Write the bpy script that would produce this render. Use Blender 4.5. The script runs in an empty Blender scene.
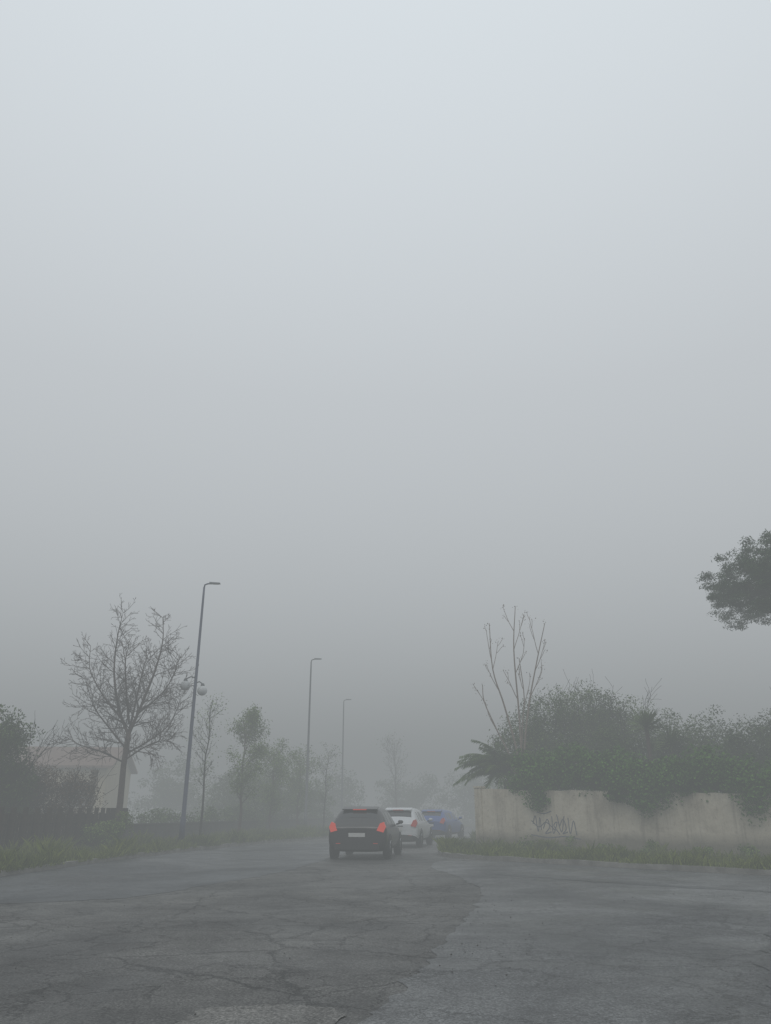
import bpy, bmesh, math, random
import numpy as np
from mathutils import Vector, Matrix, noise
rng = np.random.default_rng(7)
random.seed(7)
D = bpy.data
C = bpy.context.scene

# ------------------------------------------------------------------ materials
def new_mat(name):
    m = D.materials.new(name); m.use_nodes = True
    nt = m.node_tree
    b = nt.nodes['Principled BSDF']
    return m, nt, b
def N(nt, t, **kw):
    n = nt.nodes.new(t)
    for k, v in kw.items():
        if k in n.inputs: n.inputs[k].default_value = v
        else: setattr(n, k, v)
    return n
def ramp(nt, src, stops):
    r = nt.nodes.new('ShaderNodeValToRGB')
    e = r.color_ramp.elements
    while len(e) < len(stops): e.new(0.5)
    for i, (p, c) in enumerate(stops):
        e[i].position = p
        e[i].color = (c[0], c[1], c[2], 1) if isinstance(c, tuple) else (c, c, c, 1)
    nt.links.new(src, r.inputs[0])
    return r
def mixc(nt, fac, a, b, mode='MIX'):
    m = nt.nodes.new('ShaderNodeMix'); m.data_type = 'RGBA'; m.blend_type = mode
    for s, v in ((m.inputs[0], fac), (m.inputs[6], a), (m.inputs[7], b)):
        if hasattr(v, 'links'): nt.links.new(v, s)
        elif isinstance(v, tuple): s.default_value = (v[0], v[1], v[2], 1)
        else: s.default_value = v
    return m.outputs[2]
def mth(nt, op, a, b=0.0):
    m = nt.nodes.new('ShaderNodeMath'); m.operation = op
    for s, v in ((m.inputs[0], a), (m.inputs[1], b)):
        if hasattr(v, 'links'): nt.links.new(v, s)
        else: s.default_value = v
    return m.outputs[0]
def coords(nt):
    return nt.nodes.new('ShaderNodeTexCoord').outputs['Object']
def noise_n(nt, co, scale, detail=4, rough=0.55, dist=0.0):
    n = N(nt, 'ShaderNodeTexNoise', Scale=scale, Detail=detail, Roughness=rough, Distortion=dist)
    nt.links.new(co, n.inputs['Vector'])
    return n.outputs['Fac']

def simple(name, col, rough=0.6, metal=0.0, var=0.25, scale=6.0, bump=0.0, spec=0.5, coat=0.0):
    m, nt, b = new_mat(name)
    co = coords(nt)
    f = noise_n(nt, co, scale, 6)
    lo = tuple(c*(1-var) for c in col); hi = tuple(min(1, c*(1+var)) for c in col)
    r = ramp(nt, f, [(0.3, lo), (0.7, hi)])
    nt.links.new(r.outputs[0], b.inputs['Base Color'])
    b.inputs['Roughness'].default_value = rough
    b.inputs['Metallic'].default_value = metal
    b.inputs['Specular IOR Level'].default_value = spec
    b.inputs['Coat Weight'].default_value = coat
    if bump:
        bp = N(nt, 'ShaderNodeBump', Strength=bump, Distance=0.02)
        f2 = noise_n(nt, co, scale*6, 4)
        nt.links.new(f2, bp.inputs['Height']); nt.links.new(bp.outputs[0], b.inputs['Normal'])
    return m

def leaf_mat(name, dark, light, scale=0.9):
    m, nt, b = new_mat(name)
    co = coords(nt)
    f = noise_n(nt, co, scale, 3)
    g = nt.nodes.new('ShaderNodeNewGeometry')
    s = mth(nt, 'ADD', mth(nt, 'MULTIPLY', f, 0.75), mth(nt, 'MULTIPLY', g.outputs['Random Per Island'], 0.35))
    r = ramp(nt, s, [(0.3, dark), (0.75, light)])
    nt.links.new(r.outputs[0], b.inputs['Base Color'])
    b.inputs['Roughness'].default_value = 0.65
    b.inputs['Specular IOR Level'].default_value = 0.12
    return m

def asphalt(name, base, warm, crack, rough, patchy=0.35, wet=0.5):
    m, nt, b = new_mat(name)
    co = coords(nt)
    big = noise_n(nt, co, 0.22, 6, 0.62, 0.6)
    mid = noise_n(nt, co, 1.3, 8, 0.7)
    fine = noise_n(nt, co, 45, 3, 0.75)
    agg = N(nt, 'ShaderNodeTexVoronoi', Scale=70.0); nt.links.new(co, agg.inputs['Vector'])
    c1 = ramp(nt, big, [(0.36, tuple(x*(1-patchy) for x in base)), (0.62, tuple(x*(1+patchy) for x in warm))]).outputs[0]
    c2 = mixc(nt, 0.85, c1, ramp(nt, mid, [(0.3, 0.5), (0.72, 1.4)]).outputs[0], 'MULTIPLY')
    c3 = mixc(nt, 0.85, c2, ramp(nt, fine, [(0.32, 0.25), (0.7, 1.9)]).outputs[0], 'MULTIPLY')
    c3 = mixc(nt, 0.65, c3, ramp(nt, agg.outputs['Color'], [(0.1, 0.35), (0.9, 2.0)]).outputs[0], 'MULTIPLY')
    dn = N(nt, 'ShaderNodeTexNoise', Scale=1.6, Detail=7.0, Roughness=0.75); nt.links.new(co, dn.inputs['Vector'])
    dv = nt.nodes.new('ShaderNodeVectorMath'); dv.operation = 'MULTIPLY_ADD'
    nt.links.new(dn.outputs['Color'], dv.inputs[0]); dv.inputs[1].default_value = (0.8, 0.8, 0); nt.links.new(co, dv.inputs[2])
    crk = None
    for sc, w in ((0.42, 0.005), (1.05, 0.009), (2.6, 0.014)):
        v = N(nt, 'ShaderNodeTexVoronoi', Scale=sc); v.feature = 'DISTANCE_TO_EDGE'
        nt.links.new(dv.outputs[0], v.inputs['Vector'])
        f = ramp(nt, v.outputs['Distance'], [(0.0, 1.0), (w*1.6, 0.0)]).outputs[0]
        msk = noise_n(nt, co, 0.2 if sc < 1 else (0.35 if sc < 2 else 0.5), 3)
        lo = 0.36 if sc < 1 else (0.42 if sc < 2 else 0.48)
        f = mth(nt, 'MULTIPLY', f, ramp(nt, msk, [(lo, 0.0), (lo+0.1, 1.0)]).outputs[0])
        crk = f if crk is None else mth(nt, 'MAXIMUM', crk, f)
    crk = mth(nt, 'MULTIPLY', crk, crack)
    c4 = mixc(nt, crk, c3, (0.008, 0.008, 0.008))
    nt.links.new(c4, b.inputs['Base Color'])
    rr = ramp(nt, noise_n(nt, co, 0.3, 6, 0.65, 1.2), [(0.38, rough-0.16*wet), (0.62, rough+0.16)])
    nt.links.new(rr.outputs[0], b.inputs['Roughness'])
    b.inputs['Specular IOR Level'].default_value = 0.5
    h = mth(nt, 'SUBTRACT', mth(nt, 'ADD', mth(nt, 'MULTIPLY', fine, 0.6), mth(nt, 'MULTIPLY', agg.outputs['Distance'], 0.5)), mth(nt, 'MULTIPLY', crk, 2.0))
    bp = N(nt, 'ShaderNodeBump', Strength=0.6, Distance=0.008)
    nt.links.new(h, bp.inputs['Height']); nt.links.new(bp.outputs[0], b.inputs['Normal'])
    return m

M_road = asphalt('old_asphalt', (0.058, 0.058, 0.056), (0.078, 0.076, 0.071), 0.85, 0.56, 0.25)
M_new = asphalt('smooth_asphalt', (0.056, 0.059, 0.062), (0.092, 0.094, 0.094), 0.5, 0.44, 0.4, 0.9)
M_patch = asphalt('light_asphalt', (0.105, 0.102, 0.096), (0.13, 0.126, 0.117), 0.4, 0.6, 0.2)
M_dark = asphalt('resurfaced_asphalt', (0.034, 0.038, 0.043), (0.048, 0.052, 0.056), 0.4, 0.42, 0.3, 0.6)
M_soil = simple('verge_soil', (0.065, 0.07, 0.03), 0.95, var=0.5, scale=1.5, bump=0.6, spec=0.1)
M_kerb = simple('kerb_stone', (0.19, 0.185, 0.17), 0.85, var=0.4, scale=3, bump=0.4)
M_grass = leaf_mat('grass_blades', (0.055, 0.085, 0.014), (0.22, 0.26, 0.06), 0.5)
M_bark = simple('bark', (0.085, 0.058, 0.052), 0.9, var=0.35, scale=9, bump=0.5, spec=0.2)
M_barkd = simple('dark_bark', (0.03, 0.026, 0.022), 0.9, var=0.35, scale=9, bump=0.5, spec=0.2)
M_stem = simple('dry_stem', (0.24, 0.185, 0.15), 0.85, var=0.3, scale=9, spec=0.2)
M_brown = leaf_mat('brown_twigs', (0.05, 0.03, 0.018), (0.15, 0.09, 0.045))
M_leafA = leaf_mat('shrub_leaf', (0.030, 0.058, 0.015), (0.14, 0.205, 0.055), 0.7)
M_leafB = leaf_mat('ivy_leaf', (0.018, 0.060, 0.006), (0.095, 0.23, 0.024), 1.3)
M_leafC = leaf_mat('spring_leaf', (0.065, 0.115, 0.016), (0.19, 0.28, 0.055))
M_leafD = leaf_mat('dark_leaf', (0.016, 0.037, 0.008), (0.075, 0.13, 0.026))
M_pine = leaf_mat('pine_needles', (0.014, 0.036, 0.012), (0.065, 0.12, 0.042), 1.2)
M_palm = leaf_mat('palm_leaf', (0.05, 0.09, 0.018), (0.15, 0.23, 0.06))

# ------------------------------------------------------------------ mesh helper
class MB:
    def __init__(s): s.v = []; s.f = []; s.m = []; s.n = 0
    def add(s, v, f, mi=0):
        v = np.asarray(v, float); s.v.append(v)
        o = s.n
        s.f.extend([tuple(i+o for i in q) for q in f]); s.m.extend([mi]*len(f)); s.n += len(v)
    def addq(s, v, mi=0):
        k = len(v)//4; o = s.n
        s.v.append(v)
        idx = (np.arange(k*4).reshape(k, 4)+o).tolist()
        s.f.extend(idx); s.m.extend([mi]*k); s.n += len(v)
    def box(s, c, d, mi=0, rot=0.0):
        x, y, z = [a/2 for a in d]
        v = [(-x,-y,-z),(x,-y,-z),(x,y,-z),(-x,y,-z),(-x,-y,z),(x,-y,z),(x,y,z),(-x,y,z)]
        cr, sr = math.cos(rot), math.sin(rot)
        v = [(a*cr-b*sr+c[0], a*sr+b*cr+c[1], e+c[2]) for a, b, e in v]
        s.add(v, [(0,3,2,1),(4,5,6,7),(0,1,5,4),(1,2,6,5),(2,3,7,6),(3,0,4,7)], mi)
    def tube(s, pts, rad, n=6, mi=0, cap=True):
        pts = np.asarray(pts, float); k = len(pts)
        t = np.gradient(pts, axis=0); t /= np.linalg.norm(t, axis=1)[:, None]+1e-9
        ref = np.array([0.31, 0.95, 0.05]) if abs(t[0][1]) < 0.8 else np.array([1., 0, 0])
        a = np.cross(t, ref); a /= np.linalg.norm(a, axis=1)[:, None]+1e-9
        b = np.cross(t, a)
        ang = np.arange(n)*2*math.pi/n
        r = np.asarray(rad, float)
        ring = pts[:, None, :] + r[:, None, None]*(np.cos(ang)[None, :, None]*a[:, None, :]+np.sin(ang)[None, :, None]*b[:, None, :])
        v = ring.reshape(-1, 3)
        f = [(i*n+j, i*n+(j+1) % n, (i+1)*n+(j+1) % n, (i+1)*n+j) for i in range(k-1) for j in range(n)]
        if cap: f += [tuple(range(n))[::-1], tuple((k-1)*n+j for j in range(n))]
        s.add(v, f, mi)
    def build(s, name, mats, parent=None, smooth=False, loc=None):
        me = D.meshes.new(name)
        v = np.concatenate(s.v)
        if loc is not None: v = v-np.array(loc)
        me.from_pydata(v.tolist(), [], s.f)
        for m in mats: me.materials.append(m)
        me.polygons.foreach_set('material_index', np.array(s.m, dtype=np.int32))
        if smooth: me.polygons.foreach_set('use_smooth', np.ones(len(s.f), dtype=bool))
        me.update()
        o = D.objects.new(name, me); C.collection.objects.link(o)
        if loc is not None: o.location = loc
        if parent: o.parent = parent
        return o

def leaves(mb, centers, size, mi, flat=0.0, aspect=0.5):
    n = len(centers)
    d = rng.normal(size=(n, 3)); d[:, 2] *= (1-flat); d /= np.linalg.norm(d, axis=1)[:, None]
    e = rng.normal(size=(n, 3)); e = np.cross(d, e); e /= np.linalg.norm(e, axis=1)[:, None]
    L = size*(0.6+0.8*rng.random(n))[:, None]
    q = np.empty((n, 4, 3))
    q[:, 0] = centers-d*L*0.5; q[:, 2] = centers+d*L*0.5
    q[:, 1] = centers+e*L*aspect*0.5; q[:, 3] = centers-e*L*aspect*0.5
    mb.addq(q.reshape(-1, 3), mi)

def cloud(mb, blobs, n, size, mi, ncl=None, spread=0.3, inner=0.35, aspect=0.5, zmin=0.12):
    bl = np.array(blobs, float)
    w = (bl[:, 3]*bl[:, 4]*bl[:, 5])**0.67; w /= w.sum()
    ncl = ncl or max(20, n//70)
    bi = rng.choice(len(bl), ncl, p=w)
    d = rng.normal(size=(ncl, 3)); d /= np.linalg.norm(d, axis=1)[:, None]
    r = inner+(1-inner)*rng.random(ncl)**0.6
    r *= 1+0.14*np.sin(d[:, 0]*5+bi)*np.cos(d[:, 2]*4+bi*2)+0.06*rng.normal(size=ncl)
    cc = bl[bi, :3]+d*r[:, None]*bl[bi, 3:]
    cw = rng.random(ncl)+0.45; cw /= cw.sum()
    ci = rng.choice(ncl, n, p=cw)
    sp = spread*(0.6+0.8*rng.random(ncl))
    g = rng.normal(size=(n, 3)); gl = np.linalg.norm(g, axis=1)[:, None]
    g = g/gl*np.minimum(gl, 1.35+0.4*rng.random((n, 1)))
    p = cc[ci]+g*sp[ci][:, None]*np.array([1, 1, 0.75])
    p = p[p[:, 2] > zmin]
    leaves(mb, p, size, mi, aspect=aspect)

def nrm(v): v = np.asarray(v, float); return v/(np.linalg.norm(v)+1e-9)
def polyl(pts, per=6):
    P = [np.array(p, float) for p in pts]; P = [2*P[0]-P[1]]+P+[2*P[-1]-P[-2]]
    o = []
    for i in range(1, len(P)-2):
        for k in range(per):
            t = k/per
            o.append(0.5*((2*P[i])+(-P[i-1]+P[i+1])*t+(2*P[i-1]-5*P[i]+4*P[i+1]-P[i+2])*t*t+(-P[i-1]+3*P[i]-3*P[i+1]+P[i+2])*t**3))
    o.append(P[-2]); return np.array(o)

def grow(mb, p, d, L, r, depth, P, tips, mi=0):
    seg = 5 if depth < 3 else 3
    pts = [np.array(p, float)]; d = nrm(d)
    for i in range(seg):
        d = nrm(d+rng.normal(size=3)*P['jit']+np.array([0, 0, P['up']]))
        pts.append(pts[-1]+d*L/seg)
    rad = np.linspace(r, max(r*0.35, P['rmin']), seg+1)
    mb.tube(pts, rad, 6 if depth < 2 else (4 if depth < 3 else 3), mi, cap=False)
    tips.append(pts[-1])
    if depth >= P['max']: return
    nb = max(2, int(L*P['dens'][depth]))
    pts = np.array(pts)
    for k in range(nb):
        t = P['start']+(1-P['start'])*(k+rng.random())/nb
        x = t*seg; i = min(int(x), seg-1); q = pts[i]+(pts[i+1]-pts[i])*(x-i)
        ax = nrm(pts[i+1]-pts[i])
        s = nrm(np.cross(ax, rng.normal(size=3)))
        a = P['ang']*(0.7+0.6*rng.random())
        nd = ax*math.cos(a)+s*math.sin(a)
        rr = max(P['rmin'], r*(1-0.65*t)*P['rr'])
        grow(mb, q, nd, L*P['lr']*(0.6+0.6*rng.random())*(1.15-0.5*t), rr, depth+1, P, tips, mi)

# ------------------------------------------------------------------ ground and road
def sheet(name, pts, z, mat):
    me = D.meshes.new(name); bm = bmesh.new()
    f = bm.faces.new([bm.verts.new((p[0], p[1], z)) for p in pts])
    bm.normal_update()
    if f.normal.z < 0: f.normal_flip()
    bmesh.ops.triangulate(bm, faces=bm.faces[:], ngon_method='EAR_CLIP')
    bm.to_mesh(me); bm.free(); me.materials.append(mat)
    o = D.objects.new(name, me); C.collection.objects.link(o); return o

sheet('ground', [(-1500, -1500), (1500, -1500), (1500, 1500), (-1500, 1500)], 0.0, M_soil)
L_EDGE = polyl([(-11.0, -30), (-9.9, 0), (-9.2, 10), (-8.5, 18.6), (-7.55, 28), (-5.7, 37), (-3.2, 45), (-1.0, 54), (2.4, 63), (8.5, 71), (20, 78), (60, 92)], 8)
R_EDGE = polyl([(60, 80), (24, 66), (13.5, 58), (8.0, 50), (5.0, 42), (3.2, 36), (2.2, 31), (1.75, 27.8), (2.2, 25.8), (3.8, 24.0), (8.5, 19.2), (18, 11.5), (40, -4), (70, -25)], 8)
road_pts = [tuple(p) for p in L_EDGE]+[tuple(p) for p in R_EDGE]+[(70, -30)]
sheet('road', road_pts, 0.004, M_road)

def jag(pts, amp=0.05, per=14):
    q = polyl(pts, per)
    return [(p[0]+amp*(noise.noise(Vector((p[0]*3, p[1]*3, 1)))+noise.noise(Vector((p[0]*9, p[1]*9, 1)))*.5)*2, p[1]+amp*noise.noise(Vector((p[0]*3, p[1]*3, 9)))*2) for p in q]
sheet('asphalt_resurfacing', jag([(-4.0, -2), (-1.4, 3), (-0.6, 5), (-0.14, 6.1), (0.16, 7.3), (0.43, 8.5), (0.85, 10.5), (1.4, 13), (1.74, 15.6), (1.6, 18.5), (1.2, 21.5), (1.5, 24.3)], 0.06)
      + [(3.6, 23.6), (8.2, 18.8), (17.7, 11.2), (38, -3)], 0.008, M_new)
sheet('asphalt_resurfacing', jag([(-9.0, 11.6), (-6.0, 13.2), (-4.3, 14.4), (-3.2, 17.5), (-2.3, 21), (-1.6, 27), (-0.8, 34), (-2.2, 40)], 0.12)
      + [(-4.9, 38), (-6.9, 31), (-8.0, 24), (-8.6, 18)], 0.008, M_dark)
sheet('asphalt_patch', jag([(-1.75, 5.2), (-1.35, 6.4), (-0.85, 6.6), (-0.35, 6.45), (-0.35, 5.9), (-0.75, 5.0)], 0.05), 0.012, M_patch)
def ribbon(name, line, w, z, mat, amp=0.05):
    line = np.array(line); t = np.gradient(line, axis=0); t /= np.linalg.norm(t, axis=1)[:, None]
    nn = np.stack([-t[:, 1], t[:, 0]], 1); V = []
    for i, p in enumerate(line):
        ww = w*(0.4+0.9*abs(noise.noise(Vector((p[0]*4, p[1]*4, 2)))*2))
        o = amp*noise.noise(Vector((p[0]*2.2, p[1]*2.2, 7)))
        a = p+nn[i]*(ww/2+o); b = p-nn[i]*(ww/2-o); V += [(a[0], a[1], z), (b[0], b[1], z)]
    mb = MB(); mb.add(V, [(2*i, 2*i+1, 2*i+3, 2*i+2) for i in range(len(line)-1)], 0); mb.build(name, [mat])
M_oil = asphalt('damp_asphalt', (0.040, 0.042, 0.045), (0.052, 0.055, 0.057), 0.3, 0.36, 0.25, 0.6)
for pts, w_ in (([(2.6, 5.0), (3.6, 8.0), (5.4, 11.0), (8.6, 13.2), (13, 13.6)], .34), ([(4.3, 5.0), (5.1, 7.4), (6.8, 9.8), (9.6, 11.4), (14, 11.6)], .30), ([(2.4, 19.5), (4.5, 17.2), (7.5, 14.8), (12, 12)], .38)):
    ribbon('tyre_track', polyl(pts, 20), w_, 0.012, M_oil)
mb = MB()
for k in range(420):
    if k < 160:
        t = rng.random(); c = np.array([0.6+1.5*t, 7.5+7*t])+rng.normal(size=2)*np.array([0.3, 0.5])
    else: c = np.array([rng.uniform(-8, 9), rng.uniform(5.5, 18)])
    s = 0.003+0.008*rng.random()**3
    v = np.array([(1,0,0),(0,1,0),(-1,0,0),(0,-1,0),(0,0,.8),(0,0,-.5)])*s*(0.7+0.6*rng.random((6, 1)))+np.array([c[0], c[1], 0.014+s*.3])
    mb.add(v, [(0,1,4),(1,2,4),(2,3,4),(3,0,4),(1,0,5),(2,1,5),(3,2,5),(0,3,5)], 0)
mb.build('loose_gravel', [simple('grit', (0.045, 0.043, 0.038), 0.8)])

def kerb(name, line, side, w=0.14, h=0.12):
    mb = MB(); P = np.asarray(line); t = np.gradient(P, axis=0); t /= np.linalg.norm(t, axis=1)[:, None]
    nn = np.stack([-t[:, 1], t[:, 0]], 1)*side
    a = P-nn*0.0; b = P+nn*w
    out = []
    for i in range(len(P)):
        hh = h+0.012*math.sin(i*1.7)
        out += [(a[i][0], a[i][1], 0), (a[i][0]+nn[i][0]*0.015, a[i][1]+nn[i][1]*0.015, hh), (b[i][0], b[i][1], hh), (b[i][0], b[i][1], 0)]
    f = []
    for i in range(len(P)-1):
        for j in range(3):
            f.append((i*4+j, i*4+j+1, (i+1)*4+j+1, (i+1)*4+j))
    mb.add(out, f, 0); mb.build(name, [M_kerb]); return b, nn
lb, ln = kerb('kerb', L_EDGE, 1)
rb, rn = kerb('kerb', R_EDGE, 1)
sheet('verge', [tuple(p) for p in lb]+[(60, 300), (-300, 300), (-300, -30)], 0.10, M_soil)
sheet('verge', [tuple(p) for p in rb]+[(300, -60), (300, 200), (60, 200)], 0.10, M_soil)

def grass(name, line, nn, dmax, n, hmax, ymin, ymax, off=0.16, base=0.5):
    P = np.asarray(line)
    ok = [i for i in range(len(P)-1) if ymin <= P[i][1] <= ymax]
    sl = np.array([np.linalg.norm(P[i+1]-P[i]) for i in ok])
    ii = np.array(ok)[rng.choice(len(ok), n, p=sl/sl.sum())]
    t = rng.random(n); d = dmax*rng.random(n)**1.1-off
    p = P[ii]+(P[ii+1]-P[ii])*t[:, None]+nn[ii]*d[:, None]
    h = np.array([max(0.0, base+1.2*noise.noise(Vector((x*0.7, y*0.7, 0)))+1.1*noise.noise(Vector((x*2.5, y*2.5, 5)))) for x, y in p])
    h *= hmax*(0.5+0.7*rng.random(n))
    keep = h > 0.03; p = p[keep]; h = h[keep]; k = len(p)
    a = rng.random(k)*2*math.pi; w = 0.007+0.012*rng.random(k)
    ln_ = rng.normal(size=(k, 2))*0.35*h[:, None]
    q = np.empty((k, 4, 3)); ux = np.stack([np.cos(a), np.sin(a)], 1)*w[:, None]
    z0 = np.full(k, 0.09)
    q[:, 0] = np.c_[p-ux, z0]; q[:, 1] = np.c_[p+ux, z0]
    q[:, 2] = np.c_[p+ux*0.7+ln_*0.45, z0+h*0.65]; q[:, 3] = np.c_[p+ln_, z0+h]
    mb = MB(); mb.addq(q.reshape(-1, 3), 0)
    mb.build(name, [M_grass])
grass('verge_grass', lb, ln, 3.0, 80000, 0.34, 8, 60)
grass('verge_grass', rb, rn, 4.0, 80000, 0.29, 5, 45, off=0.1, base=0.42)

# ------------------------------------------------------------------ street lamps
M_pole = simple('pole_paint', (0.045, 0.058, 0.11), 0.5, metal=0.1, var=0.2)
M_galv = simple('galvanised_steel', (0.10, 0.11, 0.12), 0.5, metal=0.3, var=0.2)
M_white = simple('white_housing', (0.6, 0.62, 0.62), 0.4, var=0.05)
M_lens = simple('lamp_lens', (0.3, 0.31, 0.3), 0.25, var=0.05)
def street_lamp(x, y, H=10.2, globes=False, mat=M_pole, rot=0.0):
    e = D.objects.new('street_lamp', None); C.collection.objects.link(e); e.location = (x, y, 0.1); e.rotation_euler = (0, 0, rot)
    mb = MB()
    mb.tube([(0, 0, 0), (0, 0, 1.0), (0, 0, 1.02), (0, 0, H-0.6), (0, 0, H-0.15)], [0.115, 0.105, 0.085, 0.045, 0.04], 12, 0)
    mb.tube([(0, 0, H-0.2), (0.02, 0, H-0.05), (0.12, 0, H), (0.3, 0, H+0.03)], [0.038, 0.034, 0.034, 0.03], 8, 0)
    mb.tube([(0, 0, 0), (0, 0, 0.06)], [0.2, 0.18], 12, 0)
    mb.build('pole', [mat], e, True)
    mb = MB()
    v = [(0.2,-.07,-.04),(0.66,-.10,-.02),(0.66,.10,-.02),(0.2,.07,-.04),(0.2,-.05,.04),(0.64,-.06,.02),(0.64,.06,.02),(0.2,.05,.04)]
    v = [(a, b, c+H+0.04) for a, b, c in v]
    mb.add(v, [(0,3,2,1),(4,5,6,7),(0,1,5,4),(1,2,6,5),(2,3,7,6),(3,0,4,7)], 0)
    mb.box((0.46, 0, H+0.005), (0.25, 0.12, 0.02), 1)
    mb.build('luminaire', [M_galv, M_lens], e)
    if globes:
        for nm, gx, gz, gy in (('globe_a', -0.40, 5.95, 0.0), ('globe_b', 0.3, 5.75, -0.1)):
            mb = MB()
            R = 0.2; rings = []
            for i in range(9):
                a = math.pi*i/8; rings.append((math.cos(a)*R, max(0.004, math.sin(a)*R)))
            mb.tube([(gx, gy, gz+z) for z, _ in rings], [r for _, r in rings], 14, 0)
            mb.tube([(gx, gy, gz+R-.02), (gx, gy, gz+R+0.08)], [0.09, 0.06], 8, 1)
            mb.tube([(gx, gy, gz+R+0.06), (gx*0.5, gy*.5, gz+R+0.16), (0, 0, gz+R+0.1)], [0.025]*3, 6, 1)
            mb.build(nm, [M_white, M_galv], e, True)
    return e
street_lamp(-7.65, 31, globes=True, rot=0.12)
street_lamp(-4.7, 48.2, mat=M_galv)
street_lamp(-3.6, 67, mat=M_galv)

# ------------------------------------------------------------------ bare tree
def bare_tree(x, y):
    mb = MB(); tips = []
    b = np.array([x, y, 0.05])
    P = dict(jit=0.10, up=0.03, rmin=0.0068, max=3, dens=[3.2, 5.4, 8.0], start=0.1, ang=0.8, rr=0.5, lr=0.5)
    mb.tube([b, b+(0, 0, .3), b+(0.02, 0, 1.6), b+(-0.02, 0, 2.9), b+(0.02, 0, 4.1)], [0.19, 0.135, 0.115, 0.105, 0.095], 9, 0)
    def limb(pts, r0):
        pts = polyl([b+np.array(p) for p in pts], 4)
        rad = np.linspace(r0, 0.009, len(pts)); mb.tube(pts, rad, 6, 0, cap=False)
        tot = len(pts)
        for i in range(1, tot):
            for k in range(2):
                ax = nrm(pts[i]-pts[i-1]); s = nrm(np.cross(ax, rng.normal(size=3)))
                nd = ax*0.65+s*0.8
                Lb = (0.75+0.75*rng.random())*(1.1-0.6*i/tot)
                grow(mb, pts[i], nd, Lb, max(0.010, rad[i]*0.4), 1, P, tips)
    limb([(0.02, 0, 4.0), (-0.5, 0.1, 5.0), (-0.9, 0.2, 6.4), (-0.95, 0.2, 7.8), (-0.85, 0.2, 8.8)], 0.07)
    limb([(0.02, 0, 4.0), (0.45, -0.1, 5.2), (0.85, -0.2, 6.5), (1.0, -0.2, 7.6), (0.9, -0.2, 8.5)], 0.07)
    limb([(0.0, 0, 3.9), (0.05, 0.3, 5.2), (0.0, 0.9, 6.6), (0.1, 1.1, 7.4)], 0.055)
    limb([(0.0, 0, 4.4), (-0.1, -0.5, 5.6), (-0.1, -1.0, 6.6), (0.0, -1.1, 7.2)], 0.05)
    limb([(0, 0, 3.5), (-0.8, 0.1, 4.3), (-1.5, 0.1, 5.1), (-1.9, 0.0, 6.1)], 0.045)
    limb([(0, 0, 3.3), (0.9, 0.2, 3.9), (1.5, 0.3, 4.5), (1.8, 0.3, 5.4)], 0.042)
    limb([(-0.3, 0, 4.6), (-1.0, -0.3, 5.4), (-1.6, -0.5, 6.4), (-1.7, -0.5, 7.3)], 0.04)
    limb([(0.3, 0, 4.8), (1.0, 0.4, 5.6), (1.4, 0.5, 6.4), (1.5, 0.5, 7.1)], 0.04)
    limb([(0, 0, 3.0), (-0.9, -0.2, 3.4), (-1.6, -0.3, 3.6), (-2.2, -0.3, 3.9)], 0.034)
    limb([(0, 0, 3.1), (0.8, -0.5, 3.5), (1.4, -0.8, 3.7), (1.9, -0.9, 3.7)], 0.034)
    mb.build('bare_tree', [M_bark], smooth=True, loc=(x, y, 0))
bare_tree(-9.8, 30)

def small_tree(name, x, y, H, W, trunk, leafn, leafs, mats, base=0.35, spread=0.22, dens=(2.6, 3.5)):
    mb = MB(); tips = []
    P = dict(jit=0.12, up=0.10, rmin=0.006, max=2, dens=list(dens)+[4], start=0.25, ang=0.75, rr=0.6, lr=0.45)
    tr = [np.array([x, y, 0.05])]
    n = 8
    for i in range(n): tr.append(tr[-1]+np.array([rng.normal()*0.05, rng.normal()*0.05, H*0.93/n]))
    tr = np.array(tr); rad = np.linspace(trunk, 0.015, n+1); rad[0] *= 1.3
    mb.tube(tr, rad, 7, 0, cap=False)
    nb = int(H*4.5)
    for k in range(nb):
        t = base+(0.97-base)*(k+rng.random())/nb
        xx = t*n; i = min(int(xx), n-1); q = tr[i]+(tr[i+1]-tr[i])*(xx-i)
        a = rng.random()*6.28; env = math.sin(math.pi*min(1, max(0.12, (t-base)/(1.05-base))))**0.6
        nd = np.array([math.cos(a), math.sin(a), 0.7+0.5*rng.random()])
        grow(mb, q, nd, W*0.62*env*(0.7+0.5*rng.random()), max(0.012, trunk*(1-t)*0.5), 0, P, tips)
    if leafn:
        tips = np.array(tips); ci = rng.choice(len(tips), leafn)
        p = tips[ci]+np.clip(rng.normal(size=(leafn, 3)), -1.7, 1.7)*spread
        leaves(mb, p, leafs, 1)
    mb.build(name, mats, loc=(x, y, 0))
small_tree('young_tree', -7.65, 34.0, 6.0, 1.6, 0.055, 700, 0.07, [M_barkd, M_leafC], base=0.4)
small_tree('leafy_tree', -6.8, 38.0, 5.8, 2.3, 0.08, 8500, 0.085, [M_bark, M_leafC], base=0.28, spread=0.17)
small_tree('leafy_tree', -6.1, 44.0, 4.6, 2.2, 0.07, 7000, 0.085, [M_bark, M_leafC], base=0.22, spread=0.18)
small_tree('leafy_tree', -5.2, 49.0, 4.5, 2.0, 0.08, 4000, 0.09, [M_bark, M_leafC], base=0.25)
small_tree('young_tree', -3.95, 51.5, 5.3, 1.5, 0.06, 700, 0.09, [M_barkd, M_leafC], base=0.35)
small_tree('bare_tree', 1.1, 76.0, 8.0, 3.2, 0.09, 500, 0.12, [M_bark, M_leafC], base=0.3)

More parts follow.
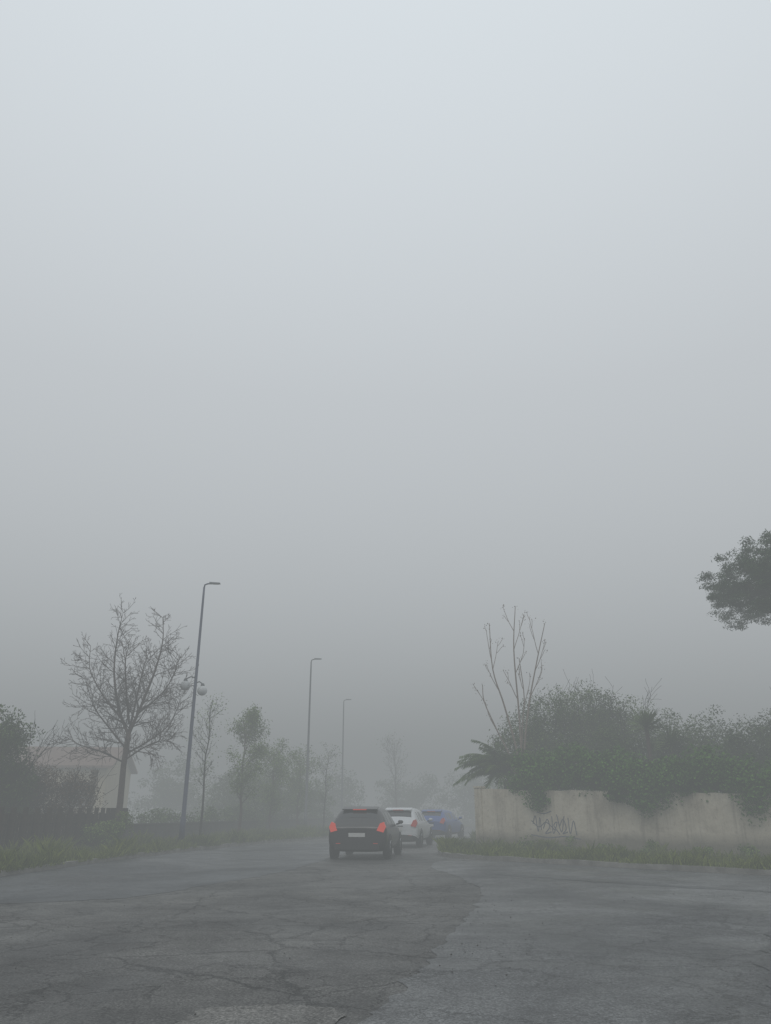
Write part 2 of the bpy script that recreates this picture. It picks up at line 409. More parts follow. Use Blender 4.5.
def shrub(name, blobs, n, size, mat, spread=0.25, inner=0.3, twigs=0, aspect=0.5, tw=1.0):
    mb = MB()
    if twigs:
        tips = []
        P = dict(jit=0.12, up=0.03, rmin=0.006, max=2, dens=[2.5, 3, 3], start=0.2, ang=0.6, rr=0.6, lr=0.5)
        for k in range(twigs):
            b = blobs[rng.integers(len(blobs))]
            a = rng.random()*6.28; s = rng.random()*0.5
            top = b[2]+b[5]
            grow(mb, (b[0]+math.cos(a)*s*b[3], b[1]+math.sin(a)*s*b[4], 0.1), (math.cos(a)*0.25, math.sin(a)*0.25, 1), (top)*(0.75+0.25*rng.random())*tw, 0.03, 0, P, tips, 1)
    cloud(mb, blobs, n, size, 0, spread=spread, inner=inner, aspect=aspect)
    return mb.build(name, [mat, M_barkd])
K = 0.864
def sx(bl): return [(b[0]*K,)+tuple(b[1:]) for b in bl]
shrub('roadside_shrub', sx([(-15.2, 26.6, 2.7, 1.3, 1.3, 2.0), (-14.9, 26.4, 3.4, .8, .8, 1.1), (-17.5, 27.0, 2.6, 2.0, 1.6, 2.3), (-14.5, 27.0, 1.6, .9, 1.0, 1.4)]), 46000, 0.095, M_leafD, twigs=8, spread=.22, tw=.85)
shrub('brown_hedge', sx([(-13.9, 28.6, 1.5, 1.0, 0.7, 1.4), (-12.9, 29.2, 1.5, 0.6, 0.6, 1.3), (-14.9, 28.6, 1.7, .8, .7, 1.4)]), 24000, 0.085, M_brown, twigs=20, aspect=0.35, spread=0.26, tw=.9)
shrub('low_shrub', [(-9.75, 28.7, 0.6, 0.6, 0.5, 0.5), (-9.4, 29.2, 0.8, 0.4, 0.4, 0.45), (-10.3, 28.5, .5, .4, .4, .35)], 4400, 0.075, M_leafC, spread=0.13)
shrub('hedge', sx([(-12.6, 36.5, 0.7, 1.2, 0.8, 0.8), (-11.4, 38.5, 0.7, 1.2, 0.8, 0.8), (-10.2, 41.5, 0.7, 1.2, 0.8, 0.8), (-9.1, 45, 0.9, 1.2, 1.2, 0.9)]), 16000, 0.10, M_leafA)
shrub('shrubbery', sx([(-8.3, 47.5, 1.3, 1.3, 1.2, 1.6), (-7.2, 52, 1.6, 1.3, 1.5, 1.9), (-9.6, 52, 1.8, 1.8, 1.5, 2.1), (-6.0, 59, 1.5, 1.3, 1.5, 1.8), (-12, 56, 1.8, 2.4, 2, 2.3), (-7.5, 62, 2, 2, 2, 2.6)]), 56000, 0.12, M_leafA, twigs=4)
shrub('distant_trees', [(-12, 77, 2.6, 4, 2, 3.0), (-5, 84, 2.4, 3, 2, 2.8), (-19, 74, 2.8, 4, 2, 3.3), (3, 92, 2.5, 4, 2, 3), (10, 88, 2.6, 4, 2, 3.2), (17, 92, 3, 5, 2, 4), (-28, 72, 3, 5, 2, 4.0)], 80000, 0.22, M_leafA, spread=0.5, inner=0.1)

# ------------------------------------------------------------------ left fence, wall, house
M_wood = simple('weathered_wood', (0.045, 0.033, 0.024), 0.9, var=0.5, scale=5, bump=0.4, spec=0.1)
M_stone = simple('stone_wall', (0.060, 0.060, 0.053), 0.9, var=0.5, scale=3, bump=0.6, spec=0.2)
def along(P, step):
    P = np.asarray(P, float); out = []
    for i in range(len(P)-1):
        d = np.linalg.norm(P[i+1]-P[i]); k = max(1, int(d/step))
        for j in range(k): out.append((P[i]+(P[i+1]-P[i])*j/k, math.atan2(P[i+1][1]-P[i][1], P[i+1][0]-P[i][0])))
    return out
fl = polyl([(-13.6, 13), (-12.0, 20), (-11.1, 25), (-10.3, 29.5), (-10.15, 32)], 8)
mb = MB()
for p, a in along(fl, 0.125):
    h = 1.16+0.06*rng.random()
    mb.box((p[0], p[1], 0.1+h/2), (0.105, 0.022, h), 0, a)
for i in range(len(fl)-1):
    p, q = fl[i], fl[i+1]; a = math.atan2(q[1]-p[1], q[0]-p[0]); d = np.linalg.norm(q-p); m = (p+q)/2
    nx, ny = math.sin(a)*0.035, -math.cos(a)*0.035
    for z in (0.35, 1.05): mb.box((m[0]+nx, m[1]+ny, z), (d, 0.04, 0.10), 0, a)
for p, a in along(fl, 2.0):
    mb.box((p[0]+math.sin(a)*0.1, p[1]-math.cos(a)*0.1, 0.76), (0.11, 0.11, 1.42), 0, a)
mb.build('wooden_fence', [M_wood])
wl = polyl([(-10.1, 32.4), (-8.9, 37), (-7.5, 43), (-5.9, 50), (-4.9, 58), (-3.9, 70)], 6)
mb = MB()
for i in range(len(wl)-1):
    p, q = wl[i], wl[i+1]; a = math.atan2(q[1]-p[1], q[0]-p[0]); d = np.linalg.norm(q-p); m = (p+q)/2
    mb.box((m[0], m[1], 0.46), (d, 0.28, 0.76), 0, a)
    mb.box((m[0], m[1], 0.87), (d, 0.34, 0.06), 0, a)
mb.build('low_stone_wall', [M_stone])

def house():
    e = D.objects.new('house', None); C.collection.objects.link(e)
    e.location = (-24.6, 54, 0); e.rotation_euler = (0, 0, 0.12)
    Mw = simple('yellow_render', (0.46, 0.38, 0.24), 0.9, var=0.12, scale=1.2)
    Mr = simple('roof_tile', (0.2, 0.12, 0.09), 0.85, var=0.3, scale=8)
    Mg = simple('window_glass', (0.03, 0.035, 0.04), 0.15, var=0.1)
    Ms = simple('shutter', (0.10, 0.07, 0.05), 0.7, var=0.2)
    mb = MB(); hx, hy, H = 6.5, 4, 4.0
    v = [(-hx,-hy,0),(hx,-hy,0),(hx,hy,0),(-hx,hy,0),(-hx,-hy,H),(hx,-hy,H),(hx,hy,H),(-hx,hy,H),(-hx,0,H+1.3),(hx,0,H+1.3)]
    mb.add(v, [(0,1,5,4),(1,2,6,9,5),(2,3,7,6),(3,0,4,8,7)], 0); mb.build('walls', [Mw], e)
    mb = MB()
    o = 0.4; s = 1.3/hy
    for sg in (-1, 1):
        a = [(-hx-o, sg*(hy+o), H-o*s+.03), (hx+o, sg*(hy+o), H-o*s+.03), (hx+o, 0, H+1.33), (-hx-o, 0, H+1.33)]
        b = [(p[0], p[1], p[2]+0.14) for p in a]
        mb.add(a+b, [(0,1,2,3),(4,5,6,7),(0,1,5,4),(1,2,6,5),(3,0,4,7)], 0)
    mb.build('roof', [Mr], e)
    mb = MB(); fr = MB()
    for wx in (-4, -1, 2.0, 4.8):
        mb.box((wx, -hy-0.01, 2.4), (0.9, 0.06, 1.3), 0)
        for s_ in (-0.68, 0.68): fr.box((wx+s_, -hy-0.04, 2.4), (0.42, 0.05, 1.35), 0)
        fr.box((wx, -hy-0.06, 1.7), (1.1, 0.14, 0.07), 1)
    mb.build('windows', [Mg], e); fr.build('shutters', [Ms, M_kerb], e)
    mb = MB(); mb.box((-3, 1, H+1.2), (0.6, 0.6, 1.6), 0); mb.box((-3, 1, H+2.06), (0.75, 0.75, 0.12), 0); mb.build('chimney', [Mw], e)
house()
mb = MB(); mb.box((-11.3, 31.2, 1.4), (0.2, 0.2, 2.7), 0, 0.2); mb.box((-11.3, 31.2, 2.8), (0.28, 0.28, 0.1), 0, 0.2)
mb.build('gate_pier', [simple('pier_render', (0.30, 0.27, 0.22), 0.9, var=0.2)])

# ------------------------------------------------------------------ right wall
def wall_mat():
    m, nt, b = new_mat('weathered_wall')
    co = coords(nt)
    f = noise_n(nt, co, 1.1, 8, 0.7)
    c = ramp(nt, f, [(0.28, (0.36, 0.315, 0.24)), (0.46, (0.57, 0.51, 0.40)), (0.70, (0.72, 0.66, 0.54))]).outputs[0]
    mp = N(nt, 'ShaderNodeMapping'); mp.inputs['Scale'].default_value = (3.5, 3.5, 0.35); nt.links.new(co, mp.inputs[0])
    s = noise_n(nt, mp.outputs[0], 1.0, 6, 0.65)
    c = mixc(nt, ramp(nt, s, [(0.50, 0.0), (0.70, 0.65)]).outputs[0], c, (0.20, 0.175, 0.13))
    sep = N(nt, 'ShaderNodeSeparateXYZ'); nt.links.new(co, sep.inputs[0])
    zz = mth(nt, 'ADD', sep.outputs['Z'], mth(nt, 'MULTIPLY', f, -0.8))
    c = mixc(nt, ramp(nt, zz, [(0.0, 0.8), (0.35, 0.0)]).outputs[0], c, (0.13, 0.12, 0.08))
    c = mixc(nt, ramp(nt, noise_n(nt, co, 9, 5, .7), [(0.55, 0.0), (0.7, 0.35)]).outputs[0], c, (0.17, 0.15, 0.12))
    nt.links.new(c, b.inputs['Base Color']); b.inputs['Roughness'].default_value = 0.92
    bp = N(nt, 'ShaderNodeBump', Strength=0.5, Distance=0.03); nt.links.new(noise_n(nt, co, 7, 6), bp.inputs['Height'])
    nt.links.new(bp.outputs[0], b.inputs['Normal'])
    return m
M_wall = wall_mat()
WA = np.array([3.5, 29.7]); WB = np.array([11.3, 24.1]); wd = nrm(WB-WA); wn = np.array([wd[1], -wd[0]])
WL = 22.0
def wp(s, off=0.0): return WA+wd*s+wn*off
def wall_top(s): return 2.12-0.03*s+0.07*noise.noise(Vector((s*0.9, 3, 0)))+0.04*noise.noise(Vector((s*4, 7, 0)))
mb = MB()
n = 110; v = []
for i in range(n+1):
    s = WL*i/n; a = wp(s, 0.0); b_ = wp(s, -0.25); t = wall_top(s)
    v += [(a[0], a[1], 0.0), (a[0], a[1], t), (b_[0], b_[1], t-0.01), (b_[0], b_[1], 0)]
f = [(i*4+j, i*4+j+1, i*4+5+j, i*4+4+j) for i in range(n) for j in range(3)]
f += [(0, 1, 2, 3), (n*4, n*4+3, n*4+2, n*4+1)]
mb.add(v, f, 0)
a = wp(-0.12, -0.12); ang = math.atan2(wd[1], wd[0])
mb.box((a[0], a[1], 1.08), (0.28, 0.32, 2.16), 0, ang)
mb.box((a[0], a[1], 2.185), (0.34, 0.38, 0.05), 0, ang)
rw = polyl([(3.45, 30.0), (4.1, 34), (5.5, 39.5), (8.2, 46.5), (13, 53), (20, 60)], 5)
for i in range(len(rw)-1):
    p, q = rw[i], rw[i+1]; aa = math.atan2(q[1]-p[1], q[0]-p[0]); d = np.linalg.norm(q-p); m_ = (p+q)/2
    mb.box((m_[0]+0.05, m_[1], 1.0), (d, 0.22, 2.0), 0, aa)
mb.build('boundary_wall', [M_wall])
M_graf = simple('spray_paint', (0.15, 0.16, 0.185), 0.7, var=0.3, scale=14)
mb = MB()
def stroke(pts, w):
    q = polyl(pts, 6)
    t = np.gradient(q, axis=0); t /= np.linalg.norm(t, axis=1)[:, None]+1e-9
    nn = np.stack([-t[:, 1], t[:, 0]], 1)*w/2
    V = []
    for k in range(len(q)):
        for sgn in (-1, 1):
            s_, z_ = q[k]+sgn*nn[k]; P_ = wp(s_, 0.005); V.append((P_[0], P_[1], z_))
    mb.add(V, [(2*k, 2*k+1, 2*k+3, 2*k+2) for k in range(len(q)-1)], 0)
g0 = 2.0
for pts in ([(0, 1.25), (0.12, 1.5), (0.2, 1.0), (0.3, 1.45), (0.34, 1.05)], [(0.42, 1.1), (0.6, 1.4), (0.68, 1.15), (0.5, 0.95), (0.75, 1.0)],
            [(0.8, 1.5), (0.82, 0.95), (1.0, 1.3), (0.86, 1.2), (1.08, 0.92)], [(1.1, 1.2), (1.25, 1.4), (1.35, 1.1), (1.2, 0.95), (1.4, 1.0)],
            [(1.45, 1.45), (1.5, 0.95), (1.66, 1.35), (1.75, 0.9)], [(-0.1, 0.9), (0.6, 0.82), (1.3, 0.86), (1.9, 0.78)], [(0.2, 1.62), (0.5, 1.58), (0.8, 1.66)],
            [(-0.05, 1.35), (0.25, 1.15), (0.55, 1.3), (0.9, 1.05)], [(1.0, 1.55), (1.15, 1.0), (1.3, 1.5)]):
    stroke([(g0+p[0]*0.9, p[1]-0.3) for p in pts], 0.034)
mb.build('graffiti', [M_graf])

# ------------------------------------------------------------------ right vegetation
ivy = []
def iv(s, off, z, rs, rz): p = wp(s*0.94, off); ivy.append((p[0], p[1], z, rs, rs*0.75, rz))
for s, off, z, rs, rz in ((1.9, -0.5, 2.6, 0.8, 0.7), (2.6, -0.4, 2.5, 0.9, 0.7), (1.6, -0.1, 2.15, .4, .4), (2.4, 0, 1.95, .5, .45), (3.8, -0.6, 2.7, 1.0, 0.75), (5.0, -0.5, 2.6, 1.0, 0.75), (6.0, -0.25, 2.2, 0.9, 0.7), (6.6, -.1, 1.8, .6, .55),
                          (5.6, 0, 2.0, .5, .35), (7.2, -0.3, 2.2, 1.0, 0.75), (8.3, -0.5, 2.45, 1.0, 0.8), (9.4, -0.4, 2.2, 0.9, 0.7), (10.0, -.1, 1.7, .6, .5), (10.8, -0.5, 2.3, 1.0, 0.7), (12, -0.5, 2.5, 1, 0.8), (14, -0.5, 2.4, 1.2, 0.9), (16.5, -0.5, 2.4, 1.3, 0.9), (19, -0.5, 2.4, 1.3, 0.9)):
    iv(s, off, z, rs, rz)
shrub('ivy', ivy, 85000, 0.085, M_leafB, spread=0.19, inner=0.3, aspect=0.8)
K = 0.93
back = sx([(6.3, 32.5, 3.6, 1.3, 1.2, 1.9), (7.6, 33, 4.2, 1.6, 1.4, 1.9), (9.3, 33.5, 4.5, 1.7, 1.5, 2.1), (10.6, 33, 4.0, 1.5, 1.4, 1.9), (5.9, 31.6, 2.8, .8, .8, 1.1),
        (12.2, 32, 3.2, 1.7, 1.4, 1.8), (14, 31, 3.2, 1.5, 1.4, 1.7), (15.8, 30, 3.2, 1.5, 1.4, 1.6), (18, 29, 3.2, 1.8, 1.5, 2), (21, 28, 3.4, 2, 1.8, 2.2)])
shrub('tall_shrubs', back, 150000, 0.085, M_leafA, spread=0.30, inner=0.2, twigs=28, tw=0.92)
shrub('laurel_bush', sx([(9.5, 30, 2.9, 1.4, 1.0, 1.3), (11.6, 29.2, 2.9, 1.2, 1.0, 1.1), (13.8, 28.3, 2.8, 1.3, 1.0, 1.2), (7.4, 30.2, 2.8, 1.2, .9, 1.1)]), 36000, 0.085, M_leafD, spread=0.24, twigs=4, tw=.8)

def frond(mb, base, a, L, lift, droop, mi=0, nl=44, ll=0.40, w=0.02):
    pts = []; p = np.array(base, float); h = np.array([math.cos(a), math.sin(a), 0])
    el = lift
    k = 12
    for i in range(k+1):
        pts.append(p.copy()); p = p+(h*math.cos(el)+np.array([0, 0, math.sin(el)]))*L/k; el -= droop/k
    pts = np.array(pts); mb.tube(pts, np.linspace(0.02, 0.005, k+1), 4, mi, cap=False)
    side = np.array([-math.sin(a), math.cos(a), 0]); Q = []
    for j in range(nl):
        t = 0.12+0.88*j/nl; x = t*k; i = min(int(x), k-1); q = pts[i]+(pts[i+1]-pts[i])*(x-i); ax = nrm(pts[i+1]-pts[i])
        for sg in (-1, 1):
            l = ll*math.sin(math.pi*min(1, 0.25+0.7*t))*(0.8+0.4*rng.random())
            d = nrm(side*sg*0.75+ax*0.7+np.array([0, 0, -0.15+0.2*rng.normal()]))
            e = ax*w*0.5
            Q += [q-e, q+e, q+d*l*0.6+e*0.8-np.array([0, 0, .03]), q+d*l-np.array([0, 0, 0.1])]
    mb.addq(np.array(Q), mi)
mb = MB()
px_ = 4.9
mb.tube([(px_, 32.2, 0.05), (px_, 32.2, 1.2), (px_-.02, 32.2, 2.5)], [0.24, 0.2, 0.17], 9, 1)
for k in range(64):
    frond(mb, (px_, 32.2, 2.65), rng.random()*6.28, 1.7+0.7*rng.random(), 0.3+1.15*rng.random(), 1.1+0.6*rng.random())
mb.build('palm_tree', [M_palm, M_bark])
mb = MB()
yx, yy = 9.6, 28.9
for (dx, dz) in ((0, 4.25), (0.8, 3.6)):
    mb.tube([(yx+dx*0.5, yy, 0.05), (yx+dx, yy, 2), (yx+dx, yy, dz)], [0.1, 0.08, 0.07], 7, 1)
    Q = []
    for k in range(150):
        a = rng.random()*6.28; el = -0.4+1.8*rng.random(); d = np.array([math.cos(a)*math.cos(el), math.sin(a)*math.cos(el), math.sin(el)])
        s = nrm(np.cross(d, (0, 0, 1.01)))*0.028; b = np.array([yx+dx, yy, dz-0.1+0.2*rng.random()]); L = 0.6+0.3*rng.random()
        Q += [b-s*0.6, b+s*0.6, b+d*L*0.6+s, b+d*L-np.array([0, 0, .04])]
    mb.addq(np.array(Q), 0)
mb.build('yucca', [M_palm, M_bark])

mb = MB(); tips = []
P = dict(jit=0.07, up=0.12, rmin=0.009, max=1, dens=[2.2, 2], start=0.3, ang=0.45, rr=0.6, lr=0.4)
def stem(pts, r0, br=()):
    q = polyl(pts, 5); rad = np.linspace(r0, 0.014, len(q)); mb.tube(q, rad, 6, 0, cap=True); tips.append(q[-1])
    for t, dx, L in br:
        i = int(t*(len(q)-1)); grow(mb, q[i], (dx, 0.2*rng.normal(), 1.0), L, max(0.014, rad[i]*0.55), 0, P, tips)
stem([(5.35, 31, 0.1), (5.3, 31, 2.8), (5.3, 31, 5), (5.25, 31, 7.5), (5.42, 31, 9.3)], 0.055, [(0.75, 0.5, 1.6), (0.85, -0.5, 1.0), (0.65, 0.6, 1.5), (.55, -.6, 1.3)])
stem([(5.3, 31.1, 0.1), (5.2, 31, 3.0), (4.75, 31, 5.2), (4.35, 31, 6.7), (4.3, 31, 8.6)], 0.05, [(0.6, -0.6, 1.2), (0.75, 0.4, 1.3), (0.8, -0.3, 1.3)])
stem([(5.4, 30.9, 0.1), (5.4, 31, 3.2), (5.7, 31, 5.2), (6.15, 31, 7), (6.6, 31, 8.6)], 0.05, [(0.7, 0.6, 1.3), (0.8, -0.3, 1.5), (0.55, 0.7, 1.4)])
stem([(5.2, 31.2, 0.1), (5.0, 31, 2.8), (4.4, 31, 4.3), (3.95, 31, 5.4), (3.9, 31, 6.1)], 0.036, [(0.7, -0.4, 0.9), (.5, -.7, 1.2)])
stem([(5.3, 31.2, 0.1), (5.4, 31.2, 4.0), (5.6, 31.3, 5.6), (5.5, 31.3, 7.2)], 0.036, [(0.6, 0.4, 1.2), (0.75, -0.5, 1.0)])
leaves(mb, np.repeat(np.array(tips), 5, axis=0)+rng.normal(size=(len(tips)*5, 3))*0.06, 0.07, 0)
mb.build('dry_stemmed_tree', [M_stem], smooth=False)

def pine(x, y):
    mb = MB(); tr = polyl([(x+0.5, y, 0), (x+0.3, y, 2.5), (x, y, 5), (x+0.1, y, 7.4)], 4)
    mb.tube(tr, np.linspace(0.32, 0.16, len(tr)), 10, 1, cap=False)
    bl = []
    for k in range(15):
        a = k*2.4; R = 1.3+2.9*(k/15)**0.6
        p = np.array([x+math.cos(a)*R, y+math.sin(a)*R, 8.4+0.9*(1-(R/4.4)**2)+0.25*rng.normal()])
        q = polyl([tr[-1-int(rng.integers(0, 4))], (tr[-1]+p)/2+np.array([0, 0, -0.35]), p], 4)
        mb.tube(q, np.linspace(0.1, 0.03, len(q)), 5, 1, cap=False)
        bl.append((p[0], p[1], p[2], 1.25, 1.25, 0.95))
    bl += [(x, y, 9.4, 2, 2, 0.9), (x-3.4, y-1.2, 8.2, 1.25, 1.2, 1.1), (x-4.05, y+.3, 8.7, 1.1, 1.1, 0.9), (x-2.6, y-1.5, 7.6, 1.0, 0.9, 0.75), (x-2.3, y-1.8, 9.6, 1.2, 1, .8), (x-2.0, y-1, 7.1, .7, .7, .5), (x-3.2, y-.5, 9.3, 1.1, 1, .8), (x-2.2, y-.5, 8.6, 1.4, 1.4, 1.2)]
    nb = 1500; B = np.array(bl); bi = rng.integers(0, len(B), nb); d = rng.normal(size=(nb, 3)); d /= np.linalg.norm(d, axis=1)[:, None]
    cc = B[bi, :3]+d*(0.45+0.55*rng.random(nb)**0.5)[:, None]*B[bi, 3:]
    n = 130000; ci = rng.integers(0, nb, n); g = rng.normal(size=(n, 3)); g /= np.linalg.norm(g, axis=1)[:, None]; g[:, 2] = np.abs(g[:, 2])*0.9-0.15
    p = cc[ci]+g*(0.06+0.26*rng.random(n))[:, None]
    leaves(mb, p, 0.11, 0, aspect=0.25)
    mb.build('umbrella_pine', [M_pine, M_bark])
pine(16.1, 25.0)
wl_ = [(*wp(s, 0.35+0.4*rng.random()), 0.2, 0.3, 0.3, 0.16+0.2*rng.random()) for s in (1.4, 1.9, 2.5, 3.4, 4.8, 6.2, 7.7, 9, 10.4, 12)]
shrub('weeds', wl_, 7000, 0.07, M_leafC, spread=0.12)

# ------------------------------------------------------------------ cars
M_tyre = simple('tyre', (0.02, 0.02, 0.02), 0.85, var=0.2)
M_rim = simple('rim', (0.3, 0.3, 0.31), 0.35, metal=0.7, var=0.1)
M_glass = simple('car_glass', (0.02, 0.022, 0.025), 0.08, var=0.1, coat=0.3)
M_trim = simple('black_trim', (0.02, 0.02, 0.02), 0.6, var=0.1)
M_plate = simple('number_plate', (0.6, 0.6, 0.58), 0.5, var=0.05)
def lit(name, col, s):
    m, nt, b = new_mat(name)
    b.inputs['Base Color'].default_value = (*col, 1); b.inputs['Emission Color'].default_value = (*col, 1)
    b.inputs['Emission Strength'].default_value = s; b.inputs['Roughness'].default_value = 0.25
    return m
M_red_on = lit('tail_light_lit', (0.55, 0.05, 0.025), 0.42)
M_red = lit('tail_light', (0.38, 0.03, 0.02), 0.18)
def car(x, y, yaw, col, W=1.78, H=1.47, L=4.1, lights=M_red):
    e = D.objects.new('car', None); C.collection.objects.link(e); e.location = (x, y, 0.004); e.rotation_euler = (0, 0, yaw)
    paint, nt, b = new_mat('car_paint')
    r = ramp(nt, noise_n(nt, coords(nt), 5, 5), [(0.3, tuple(c*0.85 for c in col)), (0.7, col)])
    nt.links.new(r.outputs[0], b.inputs['Base Color']); b.inputs['Roughness'].default_value = 0.38; b.inputs['Coat Weight'].default_value = 0.5; b.inputs['Coat Roughness'].default_value = 0.15
    w = W/2; bt = 0.93
    S = [(0.00, .40, w*.84, bt-.14, bt-.07, w*.78), (0.07, .28, w*.95, bt-.05, bt+.02, w*.82), (0.16, .24, w*.985, bt, bt+.09, w*.82), (0.22, .22, w*.99, bt, bt+.16, w*.80),
         (0.56, .2, w, bt, H-.08, w*.70), (0.70, .2, w, bt, H-.03, w*.68), (0.92, .2, w, bt-.005, H-.005, w*.67), (1.02, .2, w, bt-.01, H, w*.67), (1.75, .2, w, bt-.02, H, w*.67), (1.87, .2, w, bt-.02, H, w*.67),
         (2.45, .2, w, bt-.03, H-.05, w*.66), (2.56, .2, w, bt-.03, H-.09, w*.66), (3.02, .22, w, bt-.05, bt+.08, w*.76), (3.12, .22, w*.995, bt-.06, bt+.0, w*.80), (3.6, .24, w*.97, bt-.14, bt-.09, w*.72), (3.95, .26, w*.9, bt-.25, bt-.22, w*.66), (L, .34, w*.78, bt-.38, bt-.36, w*.6)]
    V = []
    def ring(s):
        y_, zb, hw, zb2, zt, tw = s
        half = [(0, zb), (hw*.8, zb), (hw*.97, zb+.09), (hw, (zb+zb2)/2), (hw*.985, zb2-.07), (hw*.94, zb2), (tw+(hw*.94-tw)*.15, zt-(zt-zb2)*.15), (tw*.86, zt-.008), (tw*.45, zt+.02), (0, zt+.028)]
        return [(a, y_, c) for a, c in half]+[(-a, y_, c) for a, c in half[-2:0:-1]]
    R = [ring(s) for s in S]; nr = len(R[0])
    for r_ in R: V += r_
    F = []; Mi = []
    for i in range(len(S)-1):
        for j in range(nr):
            F.append((i*nr+j, i*nr+(j+1) % nr, (i+1)*nr+(j+1) % nr, (i+1)*nr+j))
            jj = j if j < 9 else nr-1-j
            m = 0
            if jj in (5,) and i in (5, 7, 9): m = 1
            if jj in (7, 8) and i == 3: m = 1
            if jj in (7, 8) and i == 11: m = 1
            if jj == 0: m = 2
            if jj in (1,): m = 2
            Mi.append(m)
    me = D.meshes.new('body'); bm = bmesh.new(); bv = [bm.verts.new(v) for v in V]
    for q, m in zip(F, Mi):
        f_ = bm.faces.new([bv[k] for k in q]); f_.material_index = m; f_.smooth = True
    for i0 in (0, (len(S)-1)):
        base = i0*nr
        for j in range(9):
            a, b2, c, d = base+j, base+j+1, base+(nr-j-1) % nr, base+(nr-j) % nr
            ids = []
            for k in (a, b2, c, d):
                if k not in ids: ids.append(k)
            try:
                f_ = bm.faces.new([bv[k] for k in ids]); f_.smooth = True; f_.material_index = 2 if j < 2 else 0
            except Exception: pass
    bmesh.ops.recalc_face_normals(bm, faces=bm.faces[:])
    bm.to_mesh(me); bm.free()
    for m in (paint, M_glass, M_trim): me.materials.append(m)
    o = D.objects.new('body', me); C.collection.objects.link(o); o.parent = e
    md = o.modifiers.new('sub', 'SUBSURF'); md.levels = 2; md.render_levels = 2
    for nm, wx, wy in (('wheel_rl', -1, .78), ('wheel_rr', 1, .78), ('wheel_fl', -1, 3.3), ('wheel_fr', 1, 3.3)):
        mb = MB(); xo = wx*(w-0.12)
        r0 = 0.32
        mb.tube([(xo-.11, wy, r0), (xo-.10, wy, r0), (xo-.06, wy, r0), (xo+.06, wy, r0), (xo+.10, wy, r0), (xo+.11, wy, r0)], [0.2, 0.29, r0, r0, 0.29, 0.2], 24, 0)
        mb.tube([(xo+wx*.085, wy, r0), (xo+wx*.118, wy, r0)], [0.19, 0.2], 20, 1)
        for k in range(5):
            a = k*1.257
            mb.tube([(xo+wx*.12, wy, r0), (xo+wx*.122, wy+.18*math.cos(a), r0+.18*math.sin(a))], [0.03, 0.022], 5, 0)
        ow = mb.build(nm, [M_tyre, M_rim], e, True); ow.location.x = wx*0.02
        mb = MB(); mb.tube([(wx*(w-.16), wy, r0+.02), (wx*(w+.004), wy, r0+.02)], [0.37, 0.37], 28, 0); mb.build('arch_'+nm[-2:], [M_trim], e, True)
    mb = MB()
    def pol(pts, th=0.03, mi=0):
        n_ = len(pts); a = [(p[0], p[1]-th, p[2]) for p in pts]; b3 = [(p[0], p[1]+0.06, p[2]) for p in pts]
        mb.add(a+b3, [tuple(range(n_))]+[(i, (i+1) % n_, n_+(i+1) % n_, n_+i) for i in range(n_)], mi)
    for sg in (-1, 1):
        pol([(sg*w*.66, .02, bt-.12), (sg*w*.88, .05, bt-.17), (sg*w*.95, .11, bt-.02), (sg*w*.88, .13, bt+.12), (sg*w*.76, .10, bt+.08)], 0.045, 0)
        mb.box((sg*w*.62, 0.02, 0.44), (0.14, 0.05, 0.04), 0)
    mb.build('tail_lights', [lights], e)
    mb = MB(); mb.box((0, -.008, bt-.24), (0.50, 0.025, 0.11), 0); mb.build('number_plate', [M_plate], e)
    mb = MB(); mb.box((0, 0.02, 0.37), (W*.74, 0.08, 0.16), 0); mb.box((0, 0.0, bt-.13), (0.56, 0.045, 0.03), 0)
    mb.box((0.0, 0.30, bt+.24), (0.5, 0.02, 0.02), 0)
    mb.build('rear_bumper_trim', [M_trim], e)
    mb = MB()
    sp = [(-w*.60, .47, H-.085), (w*.60, .47, H-.085), (w*.60, .75, H-.012), (-w*.60, .75, H-.012)]
    mb.add(sp+[(a, b5, c+.03) for a, b5, c in sp], [(0,3,2,1),(4,5,6,7),(0,1,5,4),(1,2,6,5),(2,3,7,6),(3,0,4,7)], 0)
    mb.build('roof_spoiler', [paint], e)
    mb = MB(); mb.box((0, 0.455, H-.072), (0.42, 0.03, 0.03), 0); mb.build('high_brake_light', [lights], e)
    mb = MB()
    for sg in (-1, 1):
        mb.tube([(sg*w*.93, 2.72, bt+.02), (sg*(w+.06), 2.70, bt+.06)], [0.025, 0.03], 6, 1)
        mb.tube([(sg*(w+.01), 2.70, bt+.08), (sg*(w+.03), 2.70, bt+.09), (sg*(w+.13), 2.72, bt+.09), (sg*(w+.16), 2.73, bt+.08)], [0.03, .06, .055, 0.03], 8, 0)
    mb.build('mirrors', [paint, M_trim], e, True)
    mb = MB()
    for sg in (-1, 1):
        mb.box((sg*w*.74, L-.12, bt-.33), (0.28, 0.2, 0.12), 0)
    mb.build('headlights', [M_lens], e)
    return e
car(-0.86, 24.7, -math.radians(8), (0.020, 0.018, 0.019), W=1.82, H=1.47, L=4.1, lights=M_red_on)
car(0.42, 32.8, -math.radians(12), (0.72, 0.74, 0.76), W=1.80, H=1.47, L=4.1)
car(2.2, 41.8, -math.radians(20), (0.010, 0.075, 0.34), W=1.76, H=1.42, L=4.1)

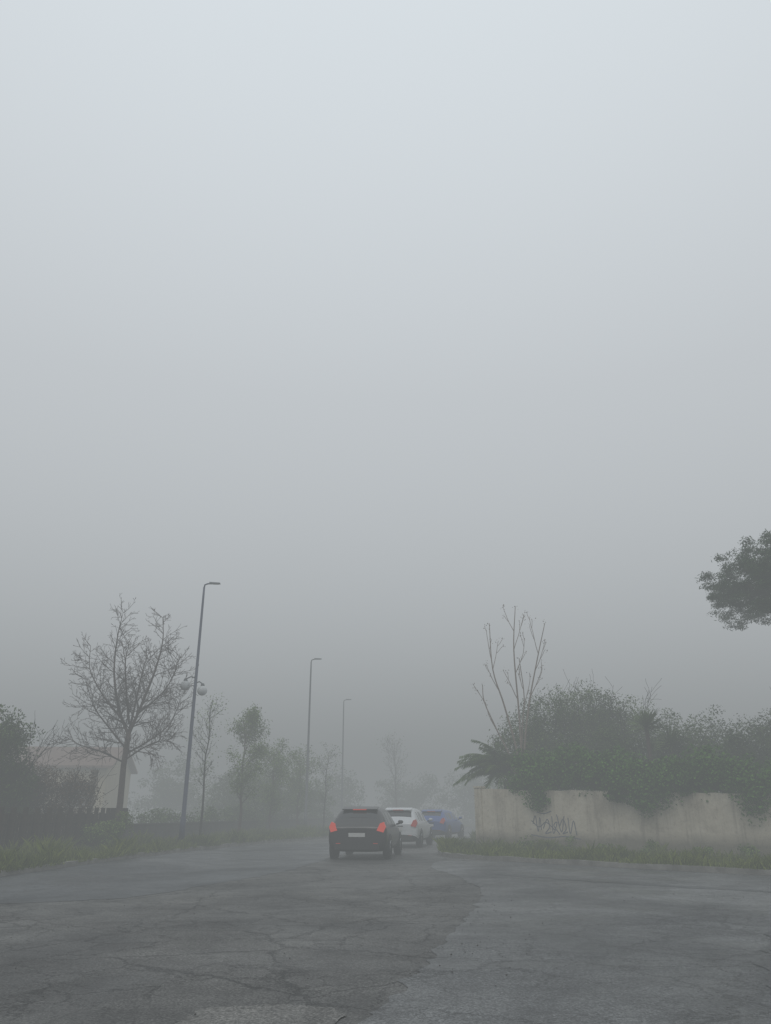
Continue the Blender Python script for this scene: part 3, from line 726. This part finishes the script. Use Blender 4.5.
# ------------------------------------------------------------------ fog: absorbing air that carries its own diffuse daylight
m = D.materials.new('fog_volume'); m.use_nodes = True; nt = m.node_tree
for n_ in list(nt.nodes): nt.nodes.remove(n_)
out = nt.nodes.new('ShaderNodeOutputMaterial')
SIG = 0.0205; FC = (0.268, 0.286, 0.292)
va = N(nt, 'ShaderNodeVolumeAbsorption', Density=SIG); va.inputs['Color'].default_value = (0, 0, 0, 1)
em = N(nt, 'ShaderNodeEmission', Strength=SIG); em.inputs['Color'].default_value = (*FC, 1)
ad = nt.nodes.new('ShaderNodeAddShader')
nt.links.new(va.outputs[0], ad.inputs[0]); nt.links.new(em.outputs[0], ad.inputs[1])
nt.links.new(ad.outputs[0], out.inputs['Volume'])
mb = MB(); mb.box((0, 0, 7), (2600, 2600, 16), 0); mb.build('fog', [m])

# ------------------------------------------------------------------ sky and sun
w = D.worlds.new('World'); C.world = w; w.use_nodes = True; nt = w.node_tree
bg = nt.nodes['Background']
sky = nt.nodes.new('ShaderNodeTexSky'); sky.sky_type = 'NISHITA'; sky.sun_disc = False
EL, AZ = math.radians(55), math.radians(200)
sky.sun_elevation = EL; sky.sun_rotation = AZ
co = nt.nodes.new('ShaderNodeTexCoord').outputs['Generated']
sep = N(nt, 'ShaderNodeSeparateXYZ'); nt.links.new(co, sep.inputs[0])
cl = ramp(nt, sep.outputs['Z'], [(0.0, (7.3, 7.6, 7.8)), (0.5, (7.6, 8.0, 8.35)), (0.85, (9.0, 9.7, 10.2))])
mx = mixc(nt, 0.94, sky.outputs[0], cl.outputs[0])
nt.links.new(mx, bg.inputs['Color']); bg.inputs['Strength'].default_value = 0.1
sl = D.lights.new('sun', 'SUN'); sl.energy = 0.6; sl.angle = math.radians(25); sl.color = (1, 0.97, 0.93)
so = D.objects.new('sun', sl); C.collection.objects.link(so)
so.rotation_euler = (math.radians(90)-EL, 0, math.pi-AZ)

# ------------------------------------------------------------------ camera
cam = D.cameras.new('camera'); co_ = D.objects.new('camera', cam); C.collection.objects.link(co_)
cam.sensor_fit = 'VERTICAL'; cam.sensor_height = 36; cam.lens = 36*760/1024
cam.clip_end = 4000; cam.clip_start = 0.05
co_.location = (0, 0, 1.35); co_.rotation_euler = (math.radians(90+21.5), 0, 0)
C.camera = co_
C.view_settings.view_transform = 'Standard'; C.view_settings.look = 'None'; C.view_settings.exposure = 0
